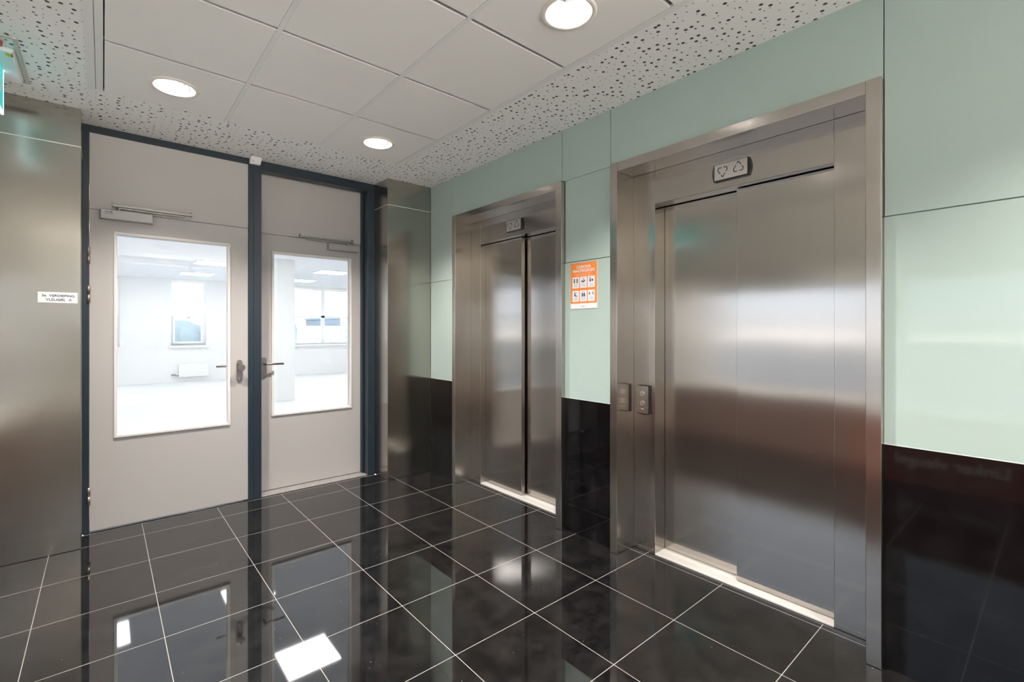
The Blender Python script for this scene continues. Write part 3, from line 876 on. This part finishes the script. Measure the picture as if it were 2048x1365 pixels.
# column
bm = bmesh.new(); bx(bm, 2.47, 2.78, 9.37, 9.70, 0, HW)
col = tag(obj('column', bm, M['wing_wall'], bevel=.004), 'square white column in the empty office seen through the right door', 'column')
# radiator
t = thing('radiator', 'white flat wall radiator on the far office wall below the window', 'radiator', (1.80, YF-.12, .3))
bm = bmesh.new(); bx(bm, 1.47, 2.12, YF-.15, YF-.085, .13, .46); obj('radiator_panel', bm, M['radiator'], t, bevel=.006)
for q in (1.6, 2.0):
    bm = bmesh.new(); bx(bm, q-.02, q+.02, YF-.09, YF-.061, .2, .4)
    obj('wall_bracket', bm, M['radiator'], t)
bm = bmesh.new(); tube(bm, [(1.47, YF-.12, .17), (1.40, YF-.12, .17), (1.40, YF-.12, .21)], .014, 10); tube(bm, [(1.40, YF-.12, .19), (1.31, YF-.12, .19)], .02, 12)
obj('radiator_valve', bm, M['closer'], t, label='grey radiator valve')
# ceiling light panels
def light_panel(x0, x1, y0, y1, label):
    t = thing('light_panel', label, 'ceiling light', ((x0+x1)/2, (y0+y1)/2, HW), 'square light panels in the office ceiling')
    bm = bmesh.new()
    for a, b, c, e in cells(x0-.02, x1+.02, y0-.02, y1+.02, [(x0, x1, y0, y1)]): bx(bm, a, b, c, e, HW-.02, HW)
    obj('panel_frame', bm, M['winframe'], t)
    bm = bmesh.new(); bx(bm, x0, x1, y0, y1, HW-.016, HW-.002); obj('diffuser', bm, M['panel'], t)
for row, (ya, yb) in zip(('second nearest', 'third', 'farthest'), ((7.6, 8.2), (10.4, 11.0), (12.7, 13.3))):
    for xi, (xa, xb) in zip(('left', 'middle', 'right', 'far right'), ((-.95, -.35) if ya > 8 else (-.35, .26), (1.36, 1.98), (3.66, 4.30), (6.0, 6.6))):
        light_panel(xa, xb, ya, yb, 'glowing square light panel, %s row, %s one, in the office ceiling' % (row, xi))
for xi, (xa, xb) in zip(('left', 'middle', 'right'), ((-.3, .3), (1.6, 2.2), (3.6, 4.2))):
    light_panel(xa, xb, 5.6, 6.2, 'glowing square light panel, nearest row, %s one, in the office ceiling' % xi)

# ------------------------------------------------------------------ outside, seen through the office windows
bm = bmesh.new(); bx(bm, -120, 200, YF+4, 260, -11, -10)
o = obj('ground', bm, M['ground']); o['kind'] = 'structure'; o['label'] = 'ground far below outside'
bm = bmesh.new()
rnd = random.Random(3)
for k in range(90):
    x = -30 + k*.9 + rnd.uniform(-.4, .4); y = 96 + rnd.uniform(-5, 5); h = rnd.uniform(10.2, 12.6) + 1.0*math.sin(k*.33)
    r = rnd.uniform(2.2, 3.6)
    mt = Matrix.Translation((x, y, -10 + h - r)) @ Matrix.Diagonal((r, r, r*1.05, 1))
    bmesh.ops.create_icosphere(bm, subdivisions=2, radius=1, matrix=mt)
    mt = Matrix.Translation((x+.8, y+1, -10 + (h-r)*.55)) @ Matrix.Diagonal((r*1.1, r, (h-r)*.55, 1))
    bmesh.ops.create_icosphere(bm, subdivisions=2, radius=1, matrix=mt)
for f in bm.faces: f.smooth = True
for v in bm.verts: v.co += Vector((rnd.uniform(-.25, .25), rnd.uniform(-.25, .25), rnd.uniform(-.25, .25)))
tag(obj('tree_line', bm, M['foliage']), 'line of distant treetops beyond the office windows, haze painted into their colour', 'trees', kind='stuff')
def building(x0, x1, y, z1, fac, label, horizontal):
    t = thing('office_building', label, 'building', ((x0+x1)/2, y, -10))
    bm = bmesh.new(); bx(bm, x0, x1, y, y+14, -10, z1); obj('facade', bm, M[fac], t)
    bm = bmesh.new()
    if horizontal:
        z = z1-.5
        while z > -8: bx(bm, x0+.4, x1-.4, y-.1, y+.05, z-.5, z); z -= .9
    else:
        x = x0+.7
        while x < x1-.7: bx(bm, x, x+.9, y-.1, y+.05, -8, z1-1.1); x += 1.6
    obj('window_band', bm, M['blueglass'], t)
    bm = bmesh.new(); bx(bm, x0-.2, x1+.2, y-.2, y+14.2, z1, z1+.25); obj('roof', bm, M['facade_a'], t)
building(17.5, 23.2, 58, 1.6, 'facade_a', 'pale distant building with tall blue windows, left of the window mullion', False)
building(24.2, 40, 62, 2.9, 'facade_b', 'long distant building with horizontal blue bands, right of the window mullion', True)

for o in bpy.data.objects:
    if '_abs' in o: del o['_abs']
